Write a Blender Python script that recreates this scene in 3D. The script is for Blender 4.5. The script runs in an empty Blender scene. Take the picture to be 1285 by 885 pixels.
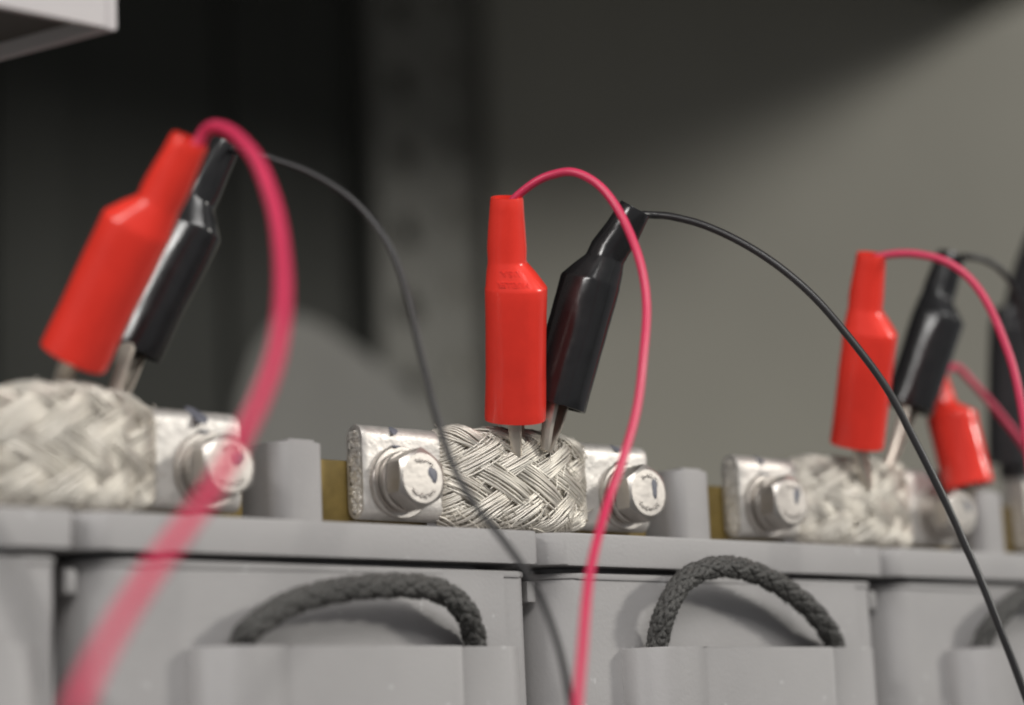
import bpy, bmesh, math, random
from mathutils import Vector, Matrix, noise
PI = math.pi
MM = 0.001
scene = bpy.context.scene
COL = scene.collection

# ------------------------------------------------------------------ camera, world, lamps, exposure
def basis(F, R, U):
    return Matrix(((R[0], U[0], -F[0]), (R[1], U[1], -F[1]), (R[2], U[2], -F[2])))
cam_d = bpy.data.cameras.new('camera')
cam = bpy.data.objects.new('camera', cam_d); COL.objects.link(cam)
CF, CR, CU = Vector((0.64822, 0.73974, 0.18056)), Vector((0.75660, -0.65245, -0.04321)), Vector((-0.08584, -0.16462, 0.98261))
CC = Vector((-264.284, -296.318, -40.929))
cam.matrix_world = Matrix.Translation(CC * MM) @ basis(CF, CR, CU).to_4x4()
cam_d.sensor_width = 22.5
cam_d.lens = 50.0
cam_d.clip_start = 0.01
cam_d.clip_end = 50
cam_d.dof.use_dof = True
cam_d.dof.focus_distance = 0.401
cam_d.dof.aperture_fstop = 4.7
scene.camera = cam

world = bpy.data.worlds.new('World'); scene.world = world
world.use_nodes = True
bg = world.node_tree.nodes['Background']
bg.inputs['Color'].default_value = (0.95, 0.97, 1.0, 1)
bg.inputs['Strength'].default_value = 0.23

def lamp(name, loc, target, sx, sy, power, color):
    d = bpy.data.lights.new(name, 'AREA'); d.shape = 'RECTANGLE'; d.size = sx; d.size_y = sy
    d.energy = power; d.color = color
    o = bpy.data.objects.new(name, d); COL.objects.link(o)
    o.location = Vector(loc) * MM
    o.rotation_euler = (Vector(target) - Vector(loc)).to_track_quat('-Z', 'Y').to_euler()
    return o
# the fluorescent fitting over the aisle in front of the rack, one farther along the aisle to the right, and a small bright one far off to the left
lamp('aisle_lamp', (-330, -950, 850), (0, 0, 0), 1.2, 0.34, 13.2, (1.0, 0.98, 0.95))
lamp('next_aisle_lamp', (1900, -1900, 985), (500, 400, 100), 0.38, 0.24, 34.0, (1.0, 0.97, 0.90))
lamp('distant_lamp', (-1300, -300, 610), (0, 0, 30), 0.40, 0.22, 7.5, (1.0, 0.98, 0.95))

vs = scene.view_settings
vs.view_transform = 'Standard'; vs.look = 'None'; vs.exposure = 0.0; vs.gamma = 1.0; vs.use_curve_mapping = False
scene.cycles.use_denoising = True
scene.cycles.max_bounces = 8
scene.cycles.filter_width = 2.0

# ------------------------------------------------------------------ helpers (all coordinates in millimetres)
WORLD_AT = {}
def empty(name, loc=(0, 0, 0), label=None, cat=None, group=None):
    o = bpy.data.objects.new(name, None); COL.objects.link(o)
    o.empty_display_size = 0.01
    o.location = Vector(loc) * MM
    WORLD_AT[o.name] = Vector(loc)
    tag(o, label, cat, group)
    return o
def tag(o, label=None, cat=None, group=None, kind=None):
    if label: o['label'] = label
    if cat: o['category'] = cat
    if group: o['group'] = group
    if kind: o['kind'] = kind
    return o
def link(name, me, parent=None):
    o = bpy.data.objects.new(name, me); COL.objects.link(o)
    WORLD_AT[o.name] = WORLD_AT[parent.name] if parent else Vector((0, 0, 0))
    if parent: o.parent = parent
    return o
def mesh(name, V, F, mat, parent=None, smooth=True, angle=None):
    off = WORLD_AT[parent.name] if parent else Vector((0, 0, 0))
    me = bpy.data.meshes.new(name)
    me.from_pydata([(Vector(v) - off) * MM for v in V], [], F)
    me.materials.append(mat)
    me.polygons.foreach_set('use_smooth', [smooth] * len(me.polygons))
    if smooth and angle: me.set_sharp_from_angle(angle=math.radians(angle))
    me.update()
    return link(name, me, parent)
def from_bm(name, bm, mat, parent=None, smooth=True, angle=35):
    bmesh.ops.recalc_face_normals(bm, faces=bm.faces)
    bm.verts.index_update()
    V = [v.co.copy() for v in bm.verts]; F = [[v.index for v in f.verts] for f in bm.faces]
    bm.free()
    return mesh(name, V, F, mat, parent, smooth, angle)
def bm_box(x0, x1, y0, y1, z0, z1, bev=0.0, seg=2):
    bm = bmesh.new()
    bmesh.ops.create_cube(bm, size=1)
    for v in bm.verts:
        v.co = Vector(((x0 + x1) / 2 + v.co.x * (x1 - x0), (y0 + y1) / 2 + v.co.y * (y1 - y0), (z0 + z1) / 2 + v.co.z * (z1 - z0)))
    if bev: bmesh.ops.bevel(bm, geom=list(bm.edges), offset=bev, segments=seg, affect='EDGES', profile=0.5)
    return bm
def box(name, b, mat, parent=None, bev=0.0, seg=2):
    return from_bm(name, bm_box(*b, bev=bev, seg=seg), mat, parent)
def bm_prism(poly, z0, z1, bev=0.0, seg=2):
    """a plan outline (x, y) raised from z0 to z1, upright edges kept, rims bevelled"""
    bm = bmesh.new()
    lo = [bm.verts.new((x, y, z0)) for x, y in poly]; hi = [bm.verts.new((x, y, z1)) for x, y in poly]
    n = len(poly)
    for i in range(n): bm.faces.new((lo[i], lo[(i + 1) % n], hi[(i + 1) % n], hi[i]))
    bm.faces.new(hi); bm.faces.new(lo[::-1])
    if bev:
        rim = [e for e in bm.edges if abs(e.verts[0].co.z - e.verts[1].co.z) < 1e-6]
        bmesh.ops.bevel(bm, geom=rim, offset=bev, segments=seg, affect='EDGES', profile=0.5)
    return bm
def round_rect(x0, x1, y0, y1, r, k=7, rl=None):
    """plan outline with rounded corners; rl is the radius of the front left corner when it differs"""
    P = []; rl = rl or r
    for cx, cy, a0 in ((x1 - r, y1 - r, 0), (x0 + r, y1 - r, 90), (x0 + rl, y0 + rl, 180), (x1 - r, y0 + r, 270)):
        q_ = r
        if a0 == 180: q_ = rl
        for i in range(k + 1):
            a = math.radians(a0 + 90 * i / k); P.append((cx + q_ * math.cos(a), cy + q_ * math.sin(a)))
    return P
def spline(pts, n):
    """Catmull-Rom through pts (tuples of any length), n samples"""
    P = [Vector(p) for p in pts]
    P = [P[0] * 2 - P[1]] + P + [P[-1] * 2 - P[-2]]
    fine = []
    m = 24
    for i in range(1, len(P) - 2):
        a, b, c, d = P[i - 1], P[i], P[i + 1], P[i + 2]
        for j in range(m):
            t = j / m
            fine.append(0.5 * ((2 * b) + (c - a) * t + (2 * a - 5 * b + 4 * c - d) * t * t + (3 * b - a - 3 * c + d) * t ** 3))
    fine.append(P[-2])
    L = [0.0]
    for i in range(1, len(fine)): L.append(L[-1] + (fine[i] - fine[i - 1]).length)
    out = []; k = 0
    for i in range(n):
        s = L[-1] * i / (n - 1)
        while k < len(L) - 2 and L[k + 1] < s: k += 1
        t = (s - L[k]) / max(L[k + 1] - L[k], 1e-9)
        out.append(fine[k].lerp(fine[k + 1], min(max(t, 0), 1)))
    return out, L[-1]
def frames(path):
    """tangent + parallel-transported side vectors"""
    T = []
    n = len(path)
    for i in range(n): T.append((path[min(i + 1, n - 1)] - path[max(i - 1, 0)]).normalized())
    a = Vector((0, 0, 1)) if abs(T[0].z) < 0.9 else Vector((1, 0, 0))
    s = T[0].cross(a).normalized(); out = []
    for t in T:
        s = (s - t * s.dot(t)).normalized(); out.append((t, s, t.cross(s)))
    return out
def tube_vf(path, r, sides=10, cap=True, V=None, F=None, fr=None):
    V = [] if V is None else V; F = [] if F is None else F
    fr = fr or frames(path); b = len(V); n = len(path)
    for i, p in enumerate(path):
        rr = r(i / (n - 1)) if callable(r) else r
        t, s, u = fr[i]
        for k in range(sides):
            a = 2 * PI * k / sides; V.append(p + (s * math.cos(a) + u * math.sin(a)) * rr)
    for i in range(n - 1):
        for k in range(sides):
            k2 = (k + 1) % sides
            F.append((b + i * sides + k, b + i * sides + k2, b + (i + 1) * sides + k2, b + (i + 1) * sides + k))
    if cap:
        F.append(tuple(b + k for k in range(sides))[::-1]); F.append(tuple(b + (n - 1) * sides + k for k in range(sides)))
    return V, F
def tube(name, pts, r, mat, parent=None, n=80, sides=12, wob=0.0):
    path, _ = spline(pts, n)
    for i_ in range(3, len(path)): path[i_] = path[i_] + noise.noise_vector(path[i_] * 0.055) * wob
    V, F = tube_vf(path, r, sides)
    return mesh(name, V, F, mat, parent, True, 60)

# ------------------------------------------------------------------ materials
def material(name, color, rough=0.5, metal=0.0, spec=0.5, coat=0.0, vary=0.0, vscale=300.0, bump=0.0, bscale=900.0, stretch=None, vary_rough=0.0, sss=0.0, speck=None):
    m = bpy.data.materials.new(name); m.use_nodes = True
    nt = m.node_tree; N = nt.nodes; Lk = nt.links
    b = N['Principled BSDF']
    b.inputs['Base Color'].default_value = (*color, 1)
    b.inputs['Roughness'].default_value = rough
    b.inputs['Metallic'].default_value = metal
    b.inputs['Specular IOR Level'].default_value = spec
    b.inputs['Coat Weight'].default_value = coat
    b.inputs['Coat Roughness'].default_value = 0.12
    if sss:
        b.inputs['Subsurface Weight'].default_value = sss
        b.inputs['Subsurface Radius'].default_value = (1, 0.35, 0.35)
        b.inputs['Subsurface Scale'].default_value = 0.0008
    tc = N.new('ShaderNodeTexCoord'); mp = N.new('ShaderNodeMapping')
    Lk.new(tc.outputs['Object'], mp.inputs['Vector'])
    if stretch: mp.inputs['Scale'].default_value = stretch
    if vary or vary_rough:
        nz = N.new('ShaderNodeTexNoise'); nz.inputs['Scale'].default_value = vscale; nz.inputs['Detail'].default_value = 5
        nz.inputs['Roughness'].default_value = 0.6
        Lk.new(mp.outputs['Vector'], nz.inputs['Vector'])
        mr = N.new('ShaderNodeMapRange'); mr.inputs[1].default_value = 0.3; mr.inputs[2].default_value = 0.7
        mr.inputs[3].default_value = 1 - vary; mr.inputs[4].default_value = 1 + vary
        Lk.new(nz.outputs['Fac'], mr.inputs[0])
        mix = N.new('ShaderNodeVectorMath'); mix.operation = 'SCALE'
        mix.inputs[0].default_value = color
        Lk.new(mr.outputs[0], mix.inputs['Scale'])
        out = mix.outputs['Vector']
        if speck:
            vz = N.new('ShaderNodeTexNoise'); vz.inputs['Scale'].default_value = speck[1]; vz.inputs['Detail'].default_value = 2
            Lk.new(tc.outputs['Object'], vz.inputs['Vector'])
            rp = N.new('ShaderNodeMapRange'); rp.inputs[1].default_value = speck[2]; rp.inputs[2].default_value = speck[2] + 0.04
            Lk.new(vz.outputs['Fac'], rp.inputs[0])
            mx = N.new('ShaderNodeMix'); mx.data_type = 'RGBA'
            Lk.new(rp.outputs[0], mx.inputs['Factor']); Lk.new(out, mx.inputs['A'])
            mx.inputs['B'].default_value = (*speck[0], 1)
            out = mx.outputs['Result']
        Lk.new(out, b.inputs['Base Color'])
        if vary_rough:
            m2 = N.new('ShaderNodeMapRange'); m2.inputs[1].default_value = 0.3; m2.inputs[2].default_value = 0.7
            m2.inputs[3].default_value = max(rough - vary_rough, 0.03); m2.inputs[4].default_value = rough + vary_rough
            Lk.new(nz.outputs['Fac'], m2.inputs[0]); Lk.new(m2.outputs[0], b.inputs['Roughness'])
    if bump:
        n2 = N.new('ShaderNodeTexNoise'); n2.inputs['Scale'].default_value = bscale; n2.inputs['Detail'].default_value = 4
        Lk.new(mp.outputs['Vector'], n2.inputs['Vector'])
        bp = N.new('ShaderNodeBump'); bp.inputs['Strength'].default_value = bump; bp.inputs['Distance'].default_value = 0.0004
        Lk.new(n2.outputs['Fac'], bp.inputs['Height']); Lk.new(bp.outputs['Normal'], b.inputs['Normal'])
    return m
M_GREY = material('grey_battery_plastic', (0.335, 0.324, 0.322), 0.5, vary=0.05, vscale=60, bump=0.12, bscale=1500, vary_rough=0.06, speck=((0.42, 0.41, 0.41), 330, 0.70))
M_TIN = material('tinned_copper_lug', (0.58, 0.555, 0.525), 0.46, 0.6, vary=0.10, vscale=500, bump=0.35, bscale=700, vary_rough=0.08)
M_BRAID = material('tinned_wire', (0.72, 0.68, 0.61), 0.42, 0.66, vary=0.12, vscale=260, vary_rough=0.06)
M_ENDS = material('bright_cut_wire', (0.86, 0.83, 0.78), 0.35, 0.55, vary=0.15, vscale=700)
M_STEEL = material('stainless_steel', (0.49, 0.46, 0.43), 0.36, 0.95, vary=0.04, vscale=500, bump=0.05, bscale=1200, vary_rough=0.06)
M_BRASS = material('brass', (0.20, 0.14, 0.04), 0.5, 0.4, vary=0.2, vscale=300, vary_rough=0.08)
M_RED = material('red_vinyl', (0.84, 0.046, 0.030), 0.22, spec=0.5, vary=0.07, vscale=90, bump=0.03, bscale=260, vary_rough=0.05)
M_BLACK = material('black_vinyl', (0.016, 0.016, 0.017), 0.2, spec=0.5, bump=0.04, bscale=260, vary=0.1, vary_rough=0.05)
M_PINK = material('pinkish_red_insulation', (0.60, 0.036, 0.10), 0.36, vary=0.05, vscale=200)
M_BWIRE = material('black_wire_insulation', (0.018, 0.017, 0.018), 0.36, vary=0.1)
M_JAW = material('nickel_plated_jaw', (0.66, 0.60, 0.52), 0.36, 0.6, vary=0.1, vscale=300, vary_rough=0.08)
M_CORD = material('black_braided_cord', (0.070, 0.068, 0.064), 0.5, spec=0.5, vary=0.55, vscale=2200, bump=0.8, bscale=3200)
M_FUZZ = material('pale_cord_fibre', (0.24, 0.235, 0.22), 0.6, vary=0.4, vscale=900)
M_PAINT = material('slate_marking_paint', (0.15, 0.155, 0.185), 0.5, vary=0.1)
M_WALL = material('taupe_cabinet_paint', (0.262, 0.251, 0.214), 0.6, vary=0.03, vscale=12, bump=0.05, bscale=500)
M_RACK = material('dark_rack_paint', (0.105, 0.105, 0.095), 0.6, spec=0.3, vary=0.04, vscale=20)
M_LIT_PATCH = material('lit_patch_grey', (0.15, 0.146, 0.133), 0.6, vary=0.12, vscale=14)  # grey of the light patch low on the back wall
M_STRIP = material('dark_strip_paint', (0.15, 0.146, 0.128), 0.6, vary=0.05, vscale=20)
M_SHADE = material('shade_charcoal', (0.050, 0.051, 0.046), 0.6, spec=0.12, vary=0.05, vscale=15)  # near-black that puts the shade of the left background into the colour
M_FLOOR = material('grey_floor_vinyl', (0.16, 0.155, 0.15), 0.5, vary=0.08, vscale=3)
M_DARK = material('dark_gap', (0.03, 0.03, 0.03), 0.7, vary=0.05)
M_BOX = material('pale_grey_box_paint', (0.56, 0.53, 0.53), 0.5, vary=0.03, vscale=60, bump=0.04, bscale=900)
M_SLEEVE = material('black_cable_sleeve', (0.026, 0.025, 0.027), 0.35, vary=0.1)

# ------------------------------------------------------------------ the rack around the batteries
YB = 545.0
tag(box('back_wall', (-900, 1700, YB, YB + 4, -260, 700), M_WALL), kind='structure')
tag(box('room_floor', (-4000, 4000, -4000, 4000, -1210, -1200), M_FLOOR), kind='structure')
tag(box('shelf_floor', (-900, 900, -30, YB - 1, -206, -200.3), M_WALL), kind='structure')
tag(box('shelf_ceiling', (-900, 900, -120, YB - 1, 424, 445), M_RACK), kind='structure')
UL, UR, UY = 379.5, 442.5, 530.0
up = empty('rack_upright', ((UL + UR) / 2, UY, -200), 'perforated dark steel upright at the back of the rack, behind the middle clips', 'rack upright')
def upright():
    # a strip pierced by two staggered columns of round holes, built as a grid of cells with round openings
    V, F = [], []
    n = 16; cell_h = 37.0; w = (UR - UL) / 2
    for c in range(2):
        for r in range(-5, 12):
            cx = UL + w * (c + 0.5); cz = r * cell_h + (2 if c else -9)
            for yy in (UY - 1, UY + 1):
                ib = len(V)
                for k in range(n):
                    a = 2 * PI * k / n; ca, sa = math.cos(a), math.sin(a)
                    m = max(abs(ca), abs(sa))
                    V.append((cx + ca / m * w / 2, yy, cz + sa / m * cell_h / 2))
                for k in range(n):
                    a = 2 * PI * k / n; V.append((cx + math.cos(a) * 6.8, yy, cz + math.sin(a) * 6.8))
                for k in range(n):
                    k2 = (k + 1) % n
                    q = (ib + k, ib + k2, ib + n + k2, ib + n + k)
                    F.append(q if yy < UY else q[::-1])
            for k in range(n):      # the wall of the hole
                k2 = (k + 1) % n
                F.append((ib - n + k, ib - n + k2, ib + n + k2, ib + n + k))
    return V, F
V, F = upright()
mesh('pierced_strip', V, F, M_STRIP, up, False)
box('flange', (UR + 0.2, UR + 2.7, UY - 9, UY + 1.2, -200, 423), M_STRIP, up, 0.5)
box('rear_flange', (UL - 2.7, UL - 0.2, UY - 1.2, YB - 4.6, -200, 423), M_RACK, up, 0.5)

rp = empty('shade_panel', (-200, YB - 4, -200), 'dark sheet added as shade at the back of the rack, left of the pierced upright', 'panel')
box('sheet', (-900, UL + 14, YB - 4, YB - 2, -200, 423), M_SHADE, rp)  # added sheet, coloured dark in place of shade on the back wall
for k in range(9):      # shallow ribs down the added shade sheet
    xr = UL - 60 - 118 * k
    box('rib', (xr - 20, xr + 20, YB - 8, YB - 4.2, -200, 423), M_SHADE, rp, 2.5)
br = empty('lit_patch_plate', (330, 400, 60), 'pale plate added for a patch of light, low at the back, left of the upright', 'plate')
def lit_patch_outline():
    bm = bmesh.new()
    pts = [(205.5, 69.6), (209.8, 99.8), (216.7, 117.0), (225.0, 128.5), (235.5, 134.1), (248.2, 131.3), (266.3, 122.9), (289.5, 109.8), (324.9, 78.9), (323.2, 46.6), (204.8, 43.1)]
    lo = [bm.verts.new((x, 402, z)) for x, z in pts]; hi = [bm.verts.new((x, 399, z)) for x, z in pts]
    bm.faces.new(lo); bm.faces.new(hi[::-1])
    for k in range(len(pts)): bm.faces.new((lo[k], lo[(k + 1) % len(pts)], hi[(k + 1) % len(pts)], hi[k]))
    return bm
from_bm('plate', lit_patch_outline(), M_LIT_PATCH, br)  # added plate, shaped like the pool of light on the back wall
ub = empty('instrument_box', (-87, -5, 75), 'pale grey sheet metal box overhead in the top left corner, seen from below', 'box')
X1, Y0, Z0 = -87.3, -5.0, 74.0
def slant(y): return X1 - 0.315 * (y - Y0)          # the end wall runs back at a slant
def plan(x_in, y0, y1, z0, z1, bev):
    return bm_prism([(-520, y0), (slant(y0) - x_in, y0), (slant(y1) - x_in, y1), (-520, y1)], z0, z1, bev)
from_bm('front_panel', plan(1.6, Y0, Y0 + 1.2, Z0, Z0 + 120, 0.3), M_BOX, ub)
from_bm('side_panel', bm_prism([(X1 - 1.5, Y0 - 0.3), (X1, Y0 - 0.3), (slant(Y0 + 260), Y0 + 260), (slant(Y0 + 260) - 1.5, Y0 + 260)], Z0 - 0.3, Z0 + 120, 0.45), M_BOX, ub)
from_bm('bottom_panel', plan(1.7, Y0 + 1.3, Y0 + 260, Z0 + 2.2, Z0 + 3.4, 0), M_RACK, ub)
from_bm('top_panel', plan(1.7, Y0 + 1.3, Y0 + 260, Z0 + 117, Z0 + 119, 0), M_BOX, ub)

# ------------------------------------------------------------------ batteries
P = 92.0
def rope_strands(pts, parent, n=150, R=1.42, N=8, sr=0.56, seed=0):
    path, L = spline(pts, n)
    fr = frames(path)
    turns = L / 19.0
    for d in (1, -1):
        for j in range(N):
            line = []
            for i, p in enumerate(path):
                u = i / (n - 1); t, s, b = fr[i]
                a = 2 * PI * (j / N + d * turns * u)
                ph = PI * (2 * turns * u * N + j) + (0 if d > 0 else PI)
                rr = R + 0.24 * math.sin(ph)
                line.append(p + (s * math.cos(a) + b * math.sin(a)) * rr + 0.10 * noise.noise_vector(p * 0.9 + Vector((j * 5 + d * 3, seed, 0))))
            V, F = tube_vf(line, sr, 7)
            mesh('strand', V, F, M_CORD, parent, True)
    V, F = tube_vf(path, R - 0.25, 8)
    mesh('core', V, F, M_CORD, parent, True)
    # loose fibres standing off the cord
    rnd = random.Random(seed); V, F = [], []
    for k in range(900):
        i = rnd.randrange(2, n - 2); t, s, b = fr[i]; a = rnd.uniform(0, 2 * PI)
        o = s * math.cos(a) + b * math.sin(a)
        p0 = path[i] + o * (R + 0.5); p1 = p0 + o * rnd.uniform(0.1, 0.6) + t * rnd.uniform(-1.1, 1.1) + s * rnd.uniform(-.4, .4)
        tube_vf([p0, (p0 + p1) / 2 + o * 0.15, p1], 0.03, 3, False, V, F)
    tag(mesh('fuzz', V, F, M_FUZZ, parent, True), kind='stuff')

CACHE = {}
def battery(n, label, rope_pts=None, seed=0):
    """n = number of the seam at its right-hand end; the lid runs from x0 to x1 along the row"""
    x1 = n * P - 0.35; x0 = x1 - P + 0.7
    t = empty('battery', ((x0 + x1) / 2, 0, -200), label, 'battery', 'grey batteries in a row')
    def part(name, maker):
        if name not in CACHE:
            o = maker(); CACHE[name] = o.data; return o
        o = link(name, CACHE[name], t)
        return o
    part('lid', lambda: from_bm('lid', bm_prism(round_rect(x0, x1, 0, 420, 1.1, 8, 6.0), -5.75, 0, 0.35), M_GREY, t))
    part('body', lambda: from_bm('body', bm_prism(round_rect(x0 + 2.3, x1 - 2.0, 1.7, 418, 1.8, 8, 7.5), -200, -7.0), M_GREY, t))
    part('lid_skirt', lambda: from_bm('lid_skirt', bm_prism(round_rect(x0 + 6, x1 - 6, 7, 410, 5, 6), -7.2, -5.6), M_GREY, t))
    part('front_panel', lambda: from_bm('front_panel', bm_prism([(x0 + 10.0, 2.0), (x0 + 10.4, 1.76), (x1 - 7.3, 1.32), (x1 - 6.9, 2.0)], -196, -7.2), M_GREY, t, False))
    part('top_rim', lambda: from_bm('top_rim', bm_prism(round_rect(x0 + 1.9, x1 - 1.7, 1.4, 418.4, 2.0, 8, 7.7), -8.0, -6.95, 0.3), M_GREY, t))
    part('locating_tab', lambda: box('locating_tab', (x0 + 0.5, x0 + 2.6, 5.0, 7.5, -12.0, -8.2), M_GREY, t, 0.4))
    # moulded pocket across the front, open on top, that the cord handle goes down into
    def pocket():
        a, b = x0 + 19.5, x1 - 7.2
        out = [(a, 2.2)]
        for i in range(9):
            q = PI / 2 * i / 8; out.append((a + 8.5 - 8.5 * math.cos(q), 0.8 - 6.7 * math.sin(q)))
        out += [(a + 11.5, -5.75), (a + 13.6, -5.35), (a + 14.4, -5.1), (a + 15.2, -5.2), (b - 17, -5.4), (b - 15.6, -5.35), (b - 14.9, -4.75), (b - 14, -4.72)]
        for i in range(9):
            q = PI / 2 * i / 8; out.append((b - 5 + 5 * math.sin(q), 0.2 - 4.9 * math.cos(q)))
        out.append((b, 2.2))
        inn = [(x + (1.3 if x < a + 6 else -1.0 if x > b - 6 else 0), min(y + 1.0, 2.3)) for x, y in out]
        return from_bm('handle_pocket', bm_prism(out + inn[::-1], -120, -20.35, 0.22), M_GREY, t)
    part('handle_pocket', pocket)
    # divider between the two terminals
    cx = (x0 + x1) / 2
    part('terminal_divider', lambda: from_bm('terminal_divider', bm_prism(round_rect(cx - 3.9, cx + 5.5, 8.0, 95, 1.0, 6, 3.2), -0.02, 14.2, 0.3), M_GREY, t))
    part('divider_cap', lambda: from_bm('divider_cap', bm_prism(round_rect(cx - 1.2, cx + 4.6, 8.6, 14, 0.8, 4), 14.1, 14.75, 0.25), M_GREY, t))
    for dx, nm in ((-18.4, 'left'), (20.4, 'right')):
        def post(dx=dx):
            return box('terminal_post', (cx + dx - 12.4, cx + dx + 11, 12.9, 26, 0.02, 12.4), M_BRASS, t, 0.4)
        part('terminal_post' if nm == 'left' else 'terminal_post ', post).name = 'terminal_post'
    if rope_pts:
        r = empty('cord_handle', (0, 0, 0)); r.parent = t
        r.location = -Vector(WORLD_AT[t.name]) * MM
        rope_strands(rope_pts, r, seed=seed)
    return t
battery(-1, 'grey battery cut off by the left edge, its lid ending beside the leftmost black lead')
battery(0, 'grey battery whose low cord handle slumps to the left, left of the middle clips',
        [(-64.29, -1.20, -28.62), (-63.99, -1.30, -20.34), (-63.12, -3.40, -17.42), (-56.30, -3.90, -13.68), (-46.37, -4.20, -11.41), (-35.22, -4.40, -10.58), (-26.59, -4.40, -11.33), (-20.96, -4.00, -14.64), (-16.75, -1.30, -20.25), (-16.62, -1.20, -29.26)], 1)
battery(1, 'grey battery under a tall arched cord handle, right of the middle pink wire',
        [(23.92, -1.20, -29.80), (25.72, -1.30, -20.59), (26.18, -3.60, -14.05), (30.93, -4.60, -8.16), (39.66, -5.20, -5.68), (50.23, -5.20, -7.06), (61.07, -4.60, -11.30), (68.72, -3.80, -16.30), (74.31, -1.30, -20.99), (74.83, -1.20, -30.48)], 2)
battery(2, 'grey battery at the right edge, only the left end of its cord handle showing',
        [(116.46, -1.20, -31.04), (119.60, -1.30, -19.98), (122.37, -3.60, -14.55), (131.46, -4.40, -9.52), (142.59, -4.60, -7.65), (158.32, -4.40, -10.46), (174.78, -1.60, -17.78), (175.26, -1.20, -31.82)], 3)

# ------------------------------------------------------------------ braided straps
def stadium(h, w, k):
    """points round a flat loop: height 2h (z), thickness 2w (y); k points"""
    P_ = []
    for i in range(k):
        P_.append(stad(i / k, h, w))
    return P_
def stad(v, h, w):
    """v in 0..1 round the loop, starting at the top and going down the front (-y)"""
    L1 = 2 * (h - w); Lc = PI * w; tot = 2 * (L1 + Lc); s = (v % 1.0) * tot
    s += Lc / 2
    s %= tot
    if s < Lc:
        a = s / w; return (w * math.cos(a), (h - w) + w * math.sin(a))      # over the top from back to front
    s -= Lc
    if s < L1: return (-w, (h - w) - s)
    s -= L1
    if s < Lc:
        a = s / w; return (-w * math.cos(a), -(h - w) - w * math.sin(a))
    s -= Lc
    return (w, -(h - w) + s)
def strap(X0, label, seed, mark=1.0, puff=0.0):
    Zc, Yc, H, Wd = 10.1, 10.3, 8.15, 2.3
    t = empty('braided_strap', (X0, Yc, 2), label, 'strap', 'braided straps joining neighbouring batteries')
    rnd = random.Random(seed)
    # flattened tube ends
    for sgn, xa, xb in ((-1, -34.0, -15.6), (1, 33.2, 15.6)):
        k = 56; V, F = [], []
        ys = [0, 0.25, 1, 4, 8, 12, 16, 17.4]
        def prof(x, grow):
            return stadium(H - grow, Wd - grow, k)
        rings = []
        segs = [(xa, 0.78), (xa - sgn * 0.0, 0.12), (xa - sgn * 0.25, 0.0)]
        nx = 14
        for i in range(1, nx): segs.append((xa + (xb - xa) * i / nx, 0.0))
        segs += [(xb + sgn * 0.2, 0.0), (xb, 0.15), (xb, 0.8)]
        for (x, g) in segs:
            ring = []
            for (y, z) in prof(x, g):
                nb = noise.noise(Vector((x * 0.25 + seed * 9, y * 0.4, z * 0.3))) * 0.10
                ring.append(Vector((X0 + x, Yc + y + (nb if y < 0 else 0), Zc + z + nb * 0.5)))
            rings.append(ring)
        for r in rings: V += r
        for i in range(len(rings) - 1):
            for q in range(k):
                q2 = (q + 1) % k; f = (i * k + q, i * k + q2, (i + 1) * k + q2, (i + 1) * k + q)
                F.append(f if sgn < 0 else f[::-1])
        lug = mesh('lug', V, F, M_TIN, t, True, 50)
        # crimped wire ends showing inside the tube's open end
        V, F = [], []
        for q in range(760):
            y = rnd.uniform(-1.55, 1.55); z = rnd.uniform(-H + 0.8, H - 0.8)
            if abs(z) > H - Wd and (abs(z) - (H - Wd)) ** 2 + y * y > 1.5 ** 2: continue
            r = rnd.uniform(0.20, 0.36); xx = xa - sgn * rnd.uniform(-0.15, 0.35); b = len(V)
            c = Vector((X0 + xx, Yc + y, Zc + z)); nrm = Vector((sgn, rnd.uniform(-.5, .5), rnd.uniform(-.5, .5)))
            for w in range(5):
                a = 2 * PI * w / 5 + q; V.append(c + Vector((-sgn * 0.8, math.cos(a) * r, math.sin(a) * r)))
            for w in range(5):
                a = 2 * PI * w / 5 + q; V.append(c + Vector((nrm.y * math.cos(a) * 0.2 + nrm.z * math.sin(a) * 0.2, math.cos(a) * r * 0.9, math.sin(a) * r * 0.9)))
            for w in range(5):
                w2 = (w + 1) % 5; F.append((b + w, b + w2, b + 5 + w2, b + 5 + w))
            F.append(tuple(b + 5 + w for w in range(5)))
        tag(mesh('wire_ends', V, F, M_ENDS, lug, False), kind='stuff')
    # the braid between them
    def centre(u):
        x = -16.4 + 32.8 * u
        bul = math.sin(PI * u) ** 0.6 if 0 < u < 1 else 0
        return Vector((X0 + x, Yc - 4.2 * bul, Zc - 0.5 * bul))
    def surf(u, v, off):
        c = centre(u); d = (centre(min(u + 0.01, 1)) - centre(max(u - 0.01, 0))).normalized()
        nrm = Vector((-d.y, d.x, 0)).normalized()           # thickness direction, away from the viewer
        bul = math.sin(PI * min(max(u, 0), 1))
        h = H - 0.35 + (0.45 + puff) * bul + 0.5 * noise.noise(Vector((u * 4, seed * 3.1, 0))); w = Wd - 0.8 + 1.2 * bul
        y, z = stad(v, h, w); y2, z2 = stad(v + 0.004, h, w); y1, z1 = stad(v - 0.004, h, w)
        ty, tz = y2 - y1, z2 - z1; l = math.hypot(ty, tz) or 1
        oy, oz = tz / l, -ty / l
        if oy * y + oz * z < 0: oy, oz = -oy, -oz
        y += oy * off; z += oz * off
        return c + nrm * y + Vector((0, 0, z + puff * 0.7 * bul))
    N, K, turns = 8, 12, 0.52
    nseg = 40
    wob = [[rnd.uniform(-1, 1) for _ in range(4)] for _ in range(2 * N)]
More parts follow.
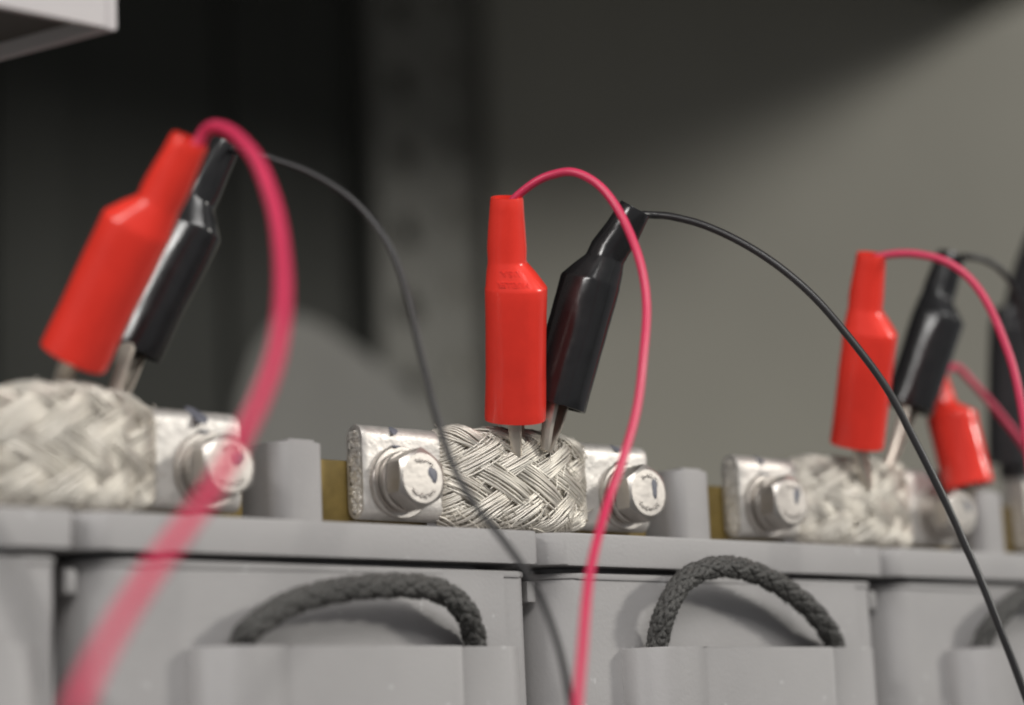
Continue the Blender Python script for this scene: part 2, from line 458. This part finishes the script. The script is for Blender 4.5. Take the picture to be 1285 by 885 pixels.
    for d in (1, -1):
        for j in range(N):
            wb = wob[(0 if d > 0 else N) + j]
            V, F = [], []
            for kx in range(K):
                e = (kx - (K - 1) / 2) / ((K - 1) / 2)
                jit = rnd.uniform(-.12, .12); lift = rnd.uniform(-.05, .12) + 0.14 * wb[3]; p1 = rnd.uniform(0, 6.28); rag = rnd.uniform(0.4, 1.6)
                line = []
                for i in range(nseg):
                    u = i / (nseg - 1)
                    v = j / N + d * turns * (u - 0.5) + 0.010 * wb[0] + 0.018 * wb[1] * math.sin(3 * u + wb[2] * 3)
                    v += (e + jit * 0.6) * 0.057 * (1 + 0.16 * math.sin(u * 9 + p1)) + 0.006 * rag * noise.noise(Vector((u * 5, kx * 1.7, seed + j + 20 * d)))
                    ph = PI / 2 * (2 * j + d * 2 * turns * N * (u - 0.5) - 0.5) + (0 if d > 0 else PI)
                    off = 0.34 + 0.42 * max(-1, min(1, 1.4 * math.cos(ph))) + 0.30 * (1 - e * e) + lift + 0.13 * rag * noise.noise(Vector((u * 7 + p1, kx * 0.9, seed * 2 + j)))
                    if u < 0.08 or u > 0.92: off *= 0.3 + 8.75 * min(u, 1 - u)
                    line.append(surf(u, v, off))
                tube_vf(line, 0.23, 5, False, V, F)
            mesh('wire_strand', V, F, M_BRAID, t, True)
    # flat inner plait that backs the strands
    V, F = [], []; k = 32; m = 26
    for i in range(m):
        for q in range(k): V.append(surf(i / (m - 1), q / k, -0.35))
    for i in range(m - 1):
        for q in range(k):
            q2 = (q + 1) % k; F.append((i * k + q, i * k + q2, (i + 1) * k + q2, (i + 1) * k + q))
    mesh('inner_plait', V, F, M_BRAID, t, True)
    # odd broken wires sticking out
    V, F = [], []
    for q in range(110):
        u = rnd.uniform(0.03, 0.97); v = rnd.choice((rnd.uniform(-0.08, 0.08), rnd.uniform(0.36, 0.52), rnd.uniform(0, 0.5)))
        du, dv = rnd.uniform(-.14, .14), rnd.uniform(-.10, .10)
        line = [surf(min(max(u + du * s, 0.0), 1.0), v + dv * s, 0.9 + rnd.uniform(0, .8) * s * s) for s in (0, .25, .5, .75, 1)]
        tube_vf(line, 0.11, 4, False, V, F)
    tag(mesh('stray_wires', V, F, M_BRAID, t, True), kind='stuff')
    # bolts
    Yf = Yc - Wd
    for bx in (-26.5, 26.6):
        rot = rnd.uniform(-4, 4)
        bolt(t, X0 + bx, Yf, 8.3, rot, rnd)
        blob('paint_mark', Vector((X0 + bx - 0.8 + rnd.uniform(-.6, .6), Yf + 0.42, Zc + H - 0.85)), Vector((0, -0.62, 0.78)), 0.85 * mark, 1.15 * mark, M_PAINT, t, rnd)
    return t
def blob(name, c, nrm, rx, ry, mat, parent, rnd, th=0.10):
    nrm = nrm.normalized(); a = nrm.cross(Vector((0, 0, 1))).normalized() if abs(nrm.z) < .95 else Vector((1, 0, 0)); b = nrm.cross(a)
    k = 18; V = [c + nrm * th]; F = []
    for ring, (f, h) in enumerate(((0.6, 0.9), (1.0, 0.25), (1.04, -1.5))):
        for i in range(k):
            w = 2 * PI * i / k; wv = 1 + 0.22 * math.sin(2 * w + c.x) + 0.12 * math.sin(3 * w + c.z)
            V.append(c + a * (rx * f * wv * math.cos(w)) + b * (ry * f * wv * math.sin(w)) + nrm * th * h)
    for i in range(k): F.append((0, 1 + i, 1 + (i + 1) % k))
    for r in range(2):
        for i in range(k):
            i2 = (i + 1) % k; F.append((1 + r * k + i, 1 + (r + 1) * k + i, 1 + (r + 1) * k + i2, 1 + r * k + i2))
    return mesh(name, V, F, mat, parent, True)
def lathe_y(name, X, Z, prof, mat, parent, k=48, close=False, gap=0):
    """profile of (radius, y) turned about the bolt's axis (along y)"""
    V, F = [], []; n = len(prof)
    for i in range(k):
        a = 2 * PI * i / k
        for r, y in prof: V.append((X + r * math.cos(a), y, Z + r * math.sin(a)))
    for i in range(k):
        i2 = (i + 1) % k
        if gap and i == gap: continue
        for j in range(n - 1): F.append((i * n + j, i * n + j + 1, i2 * n + j + 1, i2 * n + j))
    return mesh(name, V, F, mat, parent, True, 40)
def bolt(parent, X, Yf, Z, rot, rnd):
    y = Yf + 0.05
    # hex head: six flats, turned chamfer, round land on top
    bm = bmesh.new(); S = 36; R_in = 4.7; th = 4.0; y0 = y - 2.75
    def hexr(a):
        q = (a + PI / 6) % (PI / 3) - PI / 6
        return R_in / math.cos(q)
    rot = math.radians(rot)
    rings = []
    for f_ in range(4):
        ring = []
        for i in range(S * 2):
            a = 2 * PI * i / (S * 2)
            r = min(hexr(a), 5.36)
            if f_ == 0: rr, yy = min(r, 5.0), y0
            elif f_ == 1: rr, yy = r, y0 - 0.2
            elif f_ == 2: rr = r; yy = y0 - th + max(0, (r - 4.3)) * 0.55
            else: rr, yy = 4.25, y0 - th
            ring.append(bm.verts.new((X + rr * math.cos(a + rot), yy, Z + rr * math.sin(a + rot))))
        rings.append(ring)
    for f_ in range(3):
        for i in range(S * 2):
            i2 = (i + 1) % (S * 2)
            bm.faces.new((rings[f_][i], rings[f_][i2], rings[f_ + 1][i2], rings[f_ + 1][i]))
    top = bm.verts.new((X, y0 - th - 0.03, Z))
    for i in range(S * 2): bm.faces.new((rings[3][i], rings[3][(i + 1) % (S * 2)], top))
    h = from_bm('bolt', bm, M_STEEL, parent, True, 22)
    lathe_y('washer', X, Z, [(3, y), (6.15, y), (6.3, y - 0.15), (6.3, y - 0.85), (6.1, y - 1.1), (3, y - 1.15)], M_STEEL, h)
    lathe_y('lock_washer', X, Z, [(3, y - 1.2), (5.1, y - 1.2), (5.25, y - 1.4), (5.25, y - 2.4), (5.1, y - 2.65), (3, y - 2.7)], M_STEEL, h, gap=7)
    # worn raised maker's marks on the head, too soft to read
    V, F = [], []
    for (a, rr) in [(q * 0.2 + 3.9, 3.1) for q in range(9)] + [(q * 0.24 + 0.8, 3.0) for q in range(6)]:
        px, pz = X + rr * math.cos(a), Z + rr * math.sin(a)
        for s in range(2):
            a2 = rnd.uniform(0, PI); dx, dz = math.cos(a2) * 0.38, math.sin(a2) * 0.38
            ox, oz = rnd.uniform(-.15, .15), rnd.uniform(-.15, .15)
            tube_vf([Vector((px + ox - dx, y0 - th - 0.01, pz + oz - dz)), Vector((px + ox + dx, y0 - th - 0.01, pz + oz + dz))], 0.13, 5, True, V, F)
    mesh('embossed_marks', V, F, M_STEEL, h, True)
    blob('paint_mark', Vector((X + rnd.uniform(1.2, 2.3), y0 - th - 0.02, Z + rnd.uniform(0.6, 1.9))), Vector((0, -1, 0)), rnd.uniform(0.7, 0.95), rnd.uniform(1.1, 1.8), M_PAINT, h, rnd)
    blob('paint_mark', Vector((X - 0.8, y - 0.75, Z + 6.22)), Vector((-0.12, -0.3, 1)), 1.0, 0.7, M_PAINT, h, rnd)
strap(1.8 - P, 'silver braided strap cut off by the left edge, under the steeply leaning pair of clips', 3, 1.9, 0.8)
strap(1.8, 'sharp silver braided strap in the middle, under the upright red clip', 5)
strap(1.8 + P, 'blurred silver braided strap at right, crossed by the long black wire', 8)
strap(1.8 + 2 * P, 'silver braided strap at the right edge, only its flat left end in view', 11)

# ------------------------------------------------------------------ clip leads
def supere(a, b, n, k):
    out = []
    for i in range(k):
        w = 2 * PI * i / k; c, s = math.cos(w), math.sin(w)
        r = (abs(c / a) ** n + abs(s / b) ** n) ** (-1 / n)
        out.append((r * c, r * s))
    return out
# z along the boot from its open end, centre x, half width, half depth, squareness
BOOT = [(0.0, 0, 5.35, 4.7, 2.3), (0.5, 0, 5.4, 4.75, 2.3), (8, 0, 5.32, 4.7, 2.35), (16, 0, 5.36, 4.7, 2.4), (23.6, 0, 5.42, 4.75, 2.5), (23.95, -0.02, 5.40, 4.72, 2.5),
        (24.3, -0.08, 5.25, 4.62, 2.5), (26.6, -0.9, 4.30, 4.05, 2.5), (28.3, -1.52, 3.48, 3.62, 2.3), (28.6, -1.59, 3.40, 3.55, 2.3), (28.9, -1.60, 3.38, 3.5, 2.3), (31, -1.66, 3.46, 3.4, 2.2), (35, -1.70, 3.2, 3.2, 2.2),
        (39.5, -1.70, 2.92, 2.95, 2.1), (40.0, -1.70, 2.80, 2.82, 2.1)]
def clip_lead(color, label, p0, p1, psi, flip, bend, jaw_tip, wire_pts, wire_r, scale=1.0, jaw_open=1.0, text=False, trim=0.0, squash=1.0):
    """p0 centre of the open end, p1 centre of the neck's end, psi twist about the axis, bend of the neck in degrees"""
    p0, p1 = Vector(p0), Vector(p1)
    mat, wmat = (M_RED, M_PINK) if color == 'red' else (M_BLACK, M_BWIRE)
    t = empty('clip_lead', p0, label, 'clip lead', 'clip leads on the battery straps')
    az = (p1 - p0).normalized(); L = (p1 - p0).length; f = L / 40.0
    ax = CR - az * CR.dot(az); ax.normalize(); ax = Matrix.Rotation(math.radians(psi), 3, az) @ ax
    if flip: ax = -ax
    ay = az.cross(ax)
    bd = math.radians(bend)
    k = 44
    def place(z, x, y):
        # neck bends sideways above z = 28
        zz = z * f
        if z > 28 and bd:
            q = bd * min((z - 28) / 6.0, 1.0); dz = (z - 28) * f
            return p0 + ax * (x * scale + math.sin(q) * dz - (x * scale) * (1 - math.cos(q))) + ay * y * scale + az * (28 * f + math.cos(q) * dz - math.sin(q) * x * scale)
        return p0 + ax * (x * scale) + ay * (y * scale) + az * zz
    V, F = [], []
    rings = [(BOOT[0][0] + 6, BOOT[0][1], BOOT[0][2] - 0.9, BOOT[0][3] - 0.9, 2.4), (BOOT[0][0], BOOT[0][1], BOOT[0][2] - 0.8, BOOT[0][3] - 0.8, 2.4)] + BOOT + \
            [(40.0, -1.70, 2.2, 2.2, 2.1), (36.0, -1.70, 2.1, 2.1, 2.1)]
    rings = [(z, xc - 0.25 * squash * 0, a, b * squash, n) for z, xc, a, b, n in rings]
    fine = []
    for q in range(len(rings) - 1):
        fine.append(rings[q])
        gap_ = rings[q + 1][0] - rings[q][0]
        if gap_ > 2.2:
            m_ = int(gap_ / 1.5)
            for w in range(1, m_): fine.append(tuple(rings[q][c_] * (1 - w / m_) + rings[q + 1][c_] * w / m_ for c_ in range(5)))
    rings = fine + [rings[-1]]
    for z, xc, a, b, n in rings:
        for (x, y) in supere(a, b, n, k):
            ln = math.hypot(x, y) or 1; nz_ = 0.10 * noise.noise(Vector((x / ln * 1.3 + p0.x, y / ln * 1.3 + p0.y, z * 0.13))) + 0.05 * noise.noise(Vector((x / ln * 2 + p0.x, y / ln * 2, z * 0.4)))
            x *= 1 + nz_ / ln; y *= 1 + nz_ / ln
            V.append(place(z + (trim * x if z < 1 else 0), x + xc, y))
    m = len(rings)
    for i in range(m - 1):
        for q in range(k):
            q2 = (q + 1) % k; F.append((i * k + q, i * k + q2, (i + 1) * k + q2, (i + 1) * k + q))
    F.append(tuple((m - 1) * k + q for q in range(k)))
    boot = mesh('insulating_boot', V, F, mat, t, True, 24)
    if text:
        # two lines of worn raised lettering on the shoulder, head down
        V, F = [], []
        for line, zc, size in (('U.S.A.', 27.5, 1.35), ('MUELLER', 25.6, 1.35)):
            cu = bpy.data.curves.new('lettering', 'FONT'); cu.body = line; cu.size = size; cu.align_x = 'CENTER'; cu.extrude = 0.0
            ob = bpy.data.objects.new('lettering', cu); COL.objects.link(ob)
            me = bpy.data.meshes.new_from_object(ob)
            bpy.data.objects.remove(ob)
            bmt = bmesh.new(); bmt.from_mesh(me); bmesh.ops.triangulate(bmt, faces=bmt.faces[:])
            b0 = len(V)
            nV = len(bmt.verts); bmt.verts.index_update()
            lay = []
            for dep in (0.10, -0.1):
                for v in bmt.verts:
                    xx, zz = -v.co.x, zc - v.co.y
                    # outline of the boot at this height
                    for q in range(len(BOOT) - 1):
                        if BOOT[q][0] <= zz <= BOOT[q + 1][0]: break
                    s = (zz - BOOT[q][0]) / (BOOT[q + 1][0] - BOOT[q][0])
                    xc, a, b, n = [BOOT[q][w] * (1 - s) + BOOT[q + 1][w] * s for w in (1, 2, 3, 4)]
                    xl = min(max((xx + 0.55) / a, -0.98), 0.98)
                    yy = b * squash * (1 - abs(xl) ** n) ** (1 / n)
                    V.append(place(zz, xl * a + xc, -(yy + dep)))
            for fc in bmt.faces: F.append(tuple(b0 + v.index for v in fc.verts))
            for e in bmt.edges:
                if len(e.link_faces) == 1:
                    i, j = e.verts[0].index, e.verts[1].index; F.append((b0 + i, b0 + j, b0 + nV + j, b0 + nV + i))
            bmt.free(); bpy.data.meshes.remove(me); bpy.data.curves.remove(cu)
        mesh('embossed_lettering', V, F, mat, boot, False)
    # two sheet-metal jaws
    jt = Vector(jaw_tip); root = p0 + az * 1.2
    d = (jt - root).normalized(); side = ay - d * ay.dot(d); side.normalize(); wid = d.cross(side)
    Lj = (jt - root).length; root = root - d * 0.8
    for sg in (1, -1):
        V, F = [], []; st = 12
        for i in range(st):
            u = i / (st - 1)
            c = root + d * (Lj * u) + side * sg * (1.7 * (1 - u) ** 0.8 * jaw_open + 1.15 * jaw_open * math.sin(PI * u) * 0.35 + 0.62 * jaw_open)
            hw = 1.45 * (1 - u) + 0.85 * u; 
            if i == st - 1: hw *= 0.72
            # a trough-shaped section, 0.5 thick
            for (wx, sy) in ((-1, -0.75), (-0.86, 0.2), (-0.4, 0.45), (0.4, 0.45), (0.86, 0.2), (1, -0.75), (0.7, -0.75), (0.6, -0.1), (-0.6, -0.1), (-0.7, -0.75)):
                V.append(c + wid * (wx * hw) + side * sg * sy * 0.85)
        kk = 10
        for i in range(st - 1):
            for q in range(kk):
                q2 = (q + 1) % kk; fc = (i * kk + q, i * kk + q2, (i + 1) * kk + q2, (i + 1) * kk + q); F.append(fc)
        F.append(tuple(range(kk))[::-1]); F.append(tuple((st - 1) * kk + q for q in range(kk)))
        from_bmj = mesh('jaw', V, F, M_JAW, t, True, 40)
    # insulated wire, rooted inside the neck
    root_w = place(37, -1.70, 0)
    dirw = 1 if (Vector(wire_pts[0]) - place(40, -1.7, 0)).dot(ax) > 0 else -1
    end_w = place(40.3, -1.7 + dirw * 1.5, 0)
    tube('wire', [root_w, end_w.lerp(root_w, 0.35)] + [Vector(w) for w in wire_pts], wire_r, wmat, t, 150, 12, 0.5)
    return t

clip_lead('red', 'sharp upright red clip in the middle with a looping pink wire', (-2.21, 2.58, 20.08), (-10.62, -9.78, 56.55), -9, False, 0, (-1.20, 3.62, 12.17),
    [(-9.37, -12.66, 58.35), (-7.66, -15.80, 59.58), (-5.92, -20.00, 59.42), (-3.64, -23.94, 56.31), (-2.35, -27.64, 50.23), (-2.45, -31.03, 42.35), (-3.72, -33.20, 33.64), (-6.75, -35.04, 24.35), (-10.31, -36.32, 14.68), (-14.85, -37.12, 6.54), (-19.55, -38.12, -0.15), (-27.16, -42.96, -8.38), (-33.60, -47.59, -16.15), (-38.97, -51.62, -24.66), (-44.17, -55.63, -33.89), (-50.24, -61.16, -44.83)], 0.75, text=True)
clip_lead('black', 'glossy black clip leaning right beside the upright red clip', (5.68, 0.42, 22.75), (12.29, -10.22, 59.23), -30, True, -16, (3.61, 1.72, 13.76),
    [(17.25, -15.14, 56.01), (19.28, -18.10, 55.34), (22.88, -23.33, 52.77), (27.53, -30.13, 47.29), (32.25, -36.52, 39.95), (36.90, -41.26, 31.58), (41.20, -45.35, 21.82), (44.65, -48.63, 11.80), (48.14, -51.71, 0.79), (50.71, -54.14, -9.51), (52.81, -56.24, -19.56), (55.76, -58.60, -31.54), (59.22, -61.70, -47.91)], 0.68)
clip_lead('red', 'largest red clip, tilted steeply right at the far left', (-88.91, 5.87, 24.33), (-83.15, -16.17, 55.17), -8, True, 0, (-87.70, 14.40, 18.26),
    [(-80.54, -20.01, 56.00), (-80.69, -26.11, 53.85), (-84.14, -37.44, 46.19), (-88.67, -48.39, 35.29), (-93.52, -56.53, 25.12), (-98.98, -62.79, 14.96), (-105.14, -67.26, 5.59), (-111.63, -70.50, -2.17), (-119.26, -74.16, -9.63), (-127.16, -77.64, -16.81), (-134.67, -81.42, -24.25), (-141.54, -85.50, -32.69), (-149.28, -92.80, -41.50)], 1.02, scale=1.0)
clip_lead('black', 'black clip tilted behind the largest red clip at the far left', (-72.24, 15.93, 28.49), (-59.40, 4.64, 61.85), -12, False, 0, (-82.96, 5.71, 14.69),
    [(-62.38, -5.32, 57.97), (-60.26, -8.21, 56.67), (-56.37, -13.49, 53.25), (-52.07, -18.61, 47.75), (-49.00, -22.27, 40.65), (-47.16, -24.51, 32.12), (-46.20, -26.00, 23.72), (-45.45, -27.34, 15.43), (-44.14, -29.12, 6.96), (-42.28, -31.81, 0.21), (-39.14, -35.56, -6.78), (-36.20, -39.02, -14.27), (-34.33, -41.42, -22.20), (-33.30, -42.84, -31.15), (-32.82, -44.46, -42.89)], 0.58, scale=0.9)
clip_lead('red', 'red clip at right crossed by the thin black wire', (88.22, 1.56, 20.83), (82.33, -12.82, 56.58), -18, False, 0, (92.69, 2.71, 11.12),
    [(83.70, -15.33, 56.40), (86.26, -18.83, 55.99), (89.00, -23.39, 53.79), (91.66, -27.33, 49.30), (93.74, -30.30, 42.91), (95.25, -32.35, 34.78), (95.84, -33.50, 26.33), (96.34, -34.16, 16.15), (95.76, -34.54, -2.36)], 0.8)
clip_lead('black', 'black clip leaning right behind the red clip crossed by a wire', (110.37, 5.48, 30.50), (119.59, -3.64, 62.43), -25, False, 0, (99.42, 3.70, 16.17),
    [(115.19, -8.83, 60.71), (119.38, -9.70, 60.33), (123.69, -10.40, 58.78), (128.74, -9.99, 55.61), (134.51, -8.17, 49.58), (140.77, -5.51, 38.36)], 0.68)
clip_lead('red', 'blurred red clip leaning left, half hidden behind the black clip at right', (124.66, 2.37, 14.08), (122.69, 6.01, 39.43), -20, False, 0, (129.37, 6.05, 9.76),
    [(129.71, 7.51, 41.31), (133.12, 6.54, 38.61), (138.29, 5.81, 34.12), (143.70, 5.09, 28.72), (149.19, 4.44, 22.76), (155.60, 3.63, 14.12)], 0.8, scale=0.98)
fw = empty('loose_wire', (-154.48, -85.87, -12.41), 'very blurred thin black wire crossing the lower left corner', 'wire')
tube('insulation', [(-154.66, -82.75, -7.93), (-153.08, -86.60, -14.48), (-152.08, -91.34, -20.80), (-151.31, -94.71, -26.36), (-150.85, -97.70, -32.37), (-151.08, -101.02, -40.09)], 0.62, M_BWIRE, fw, 60, 10)

# thick black battery cable at the right edge
cb = empty('battery_cable', (170.20, 24.31, 20.99), 'thick black battery cable in a stepped sleeve at the right edge', 'cable')
tube('cable', [(170.20, 24.31, 20.99), (168.92, 21.87, 35.58), (166.97, 18.70, 50.00), (165.69, 13.91, 63.17), (165.67, 6.76, 75.89), (167.04, -1.95, 84.53), (169.25, -11.56, 88.25)], 3.4, M_SLEEVE, cb, 70, 20, 0.3)
tube('sleeve', [(169.21, 24.37, 24.31), (168.54, 23.08, 31.97), (167.40, 20.52, 46.56), (166.45, 18.39, 55.94), (165.99, 17.60, 58.02), (166.01, 17.24, 59.47)], lambda u: 5.2 if u < 0.9 else 5.2 - 12 * (u - 0.9), M_SLEEVE, cb, 60, 24)
tube('cable_lug', [(171.65, 27.49, 2.76), (170.55, 25.78, 13.71), (169.46, 24.06, 24.66)], 2.2, M_TIN, cb, 20, 14)
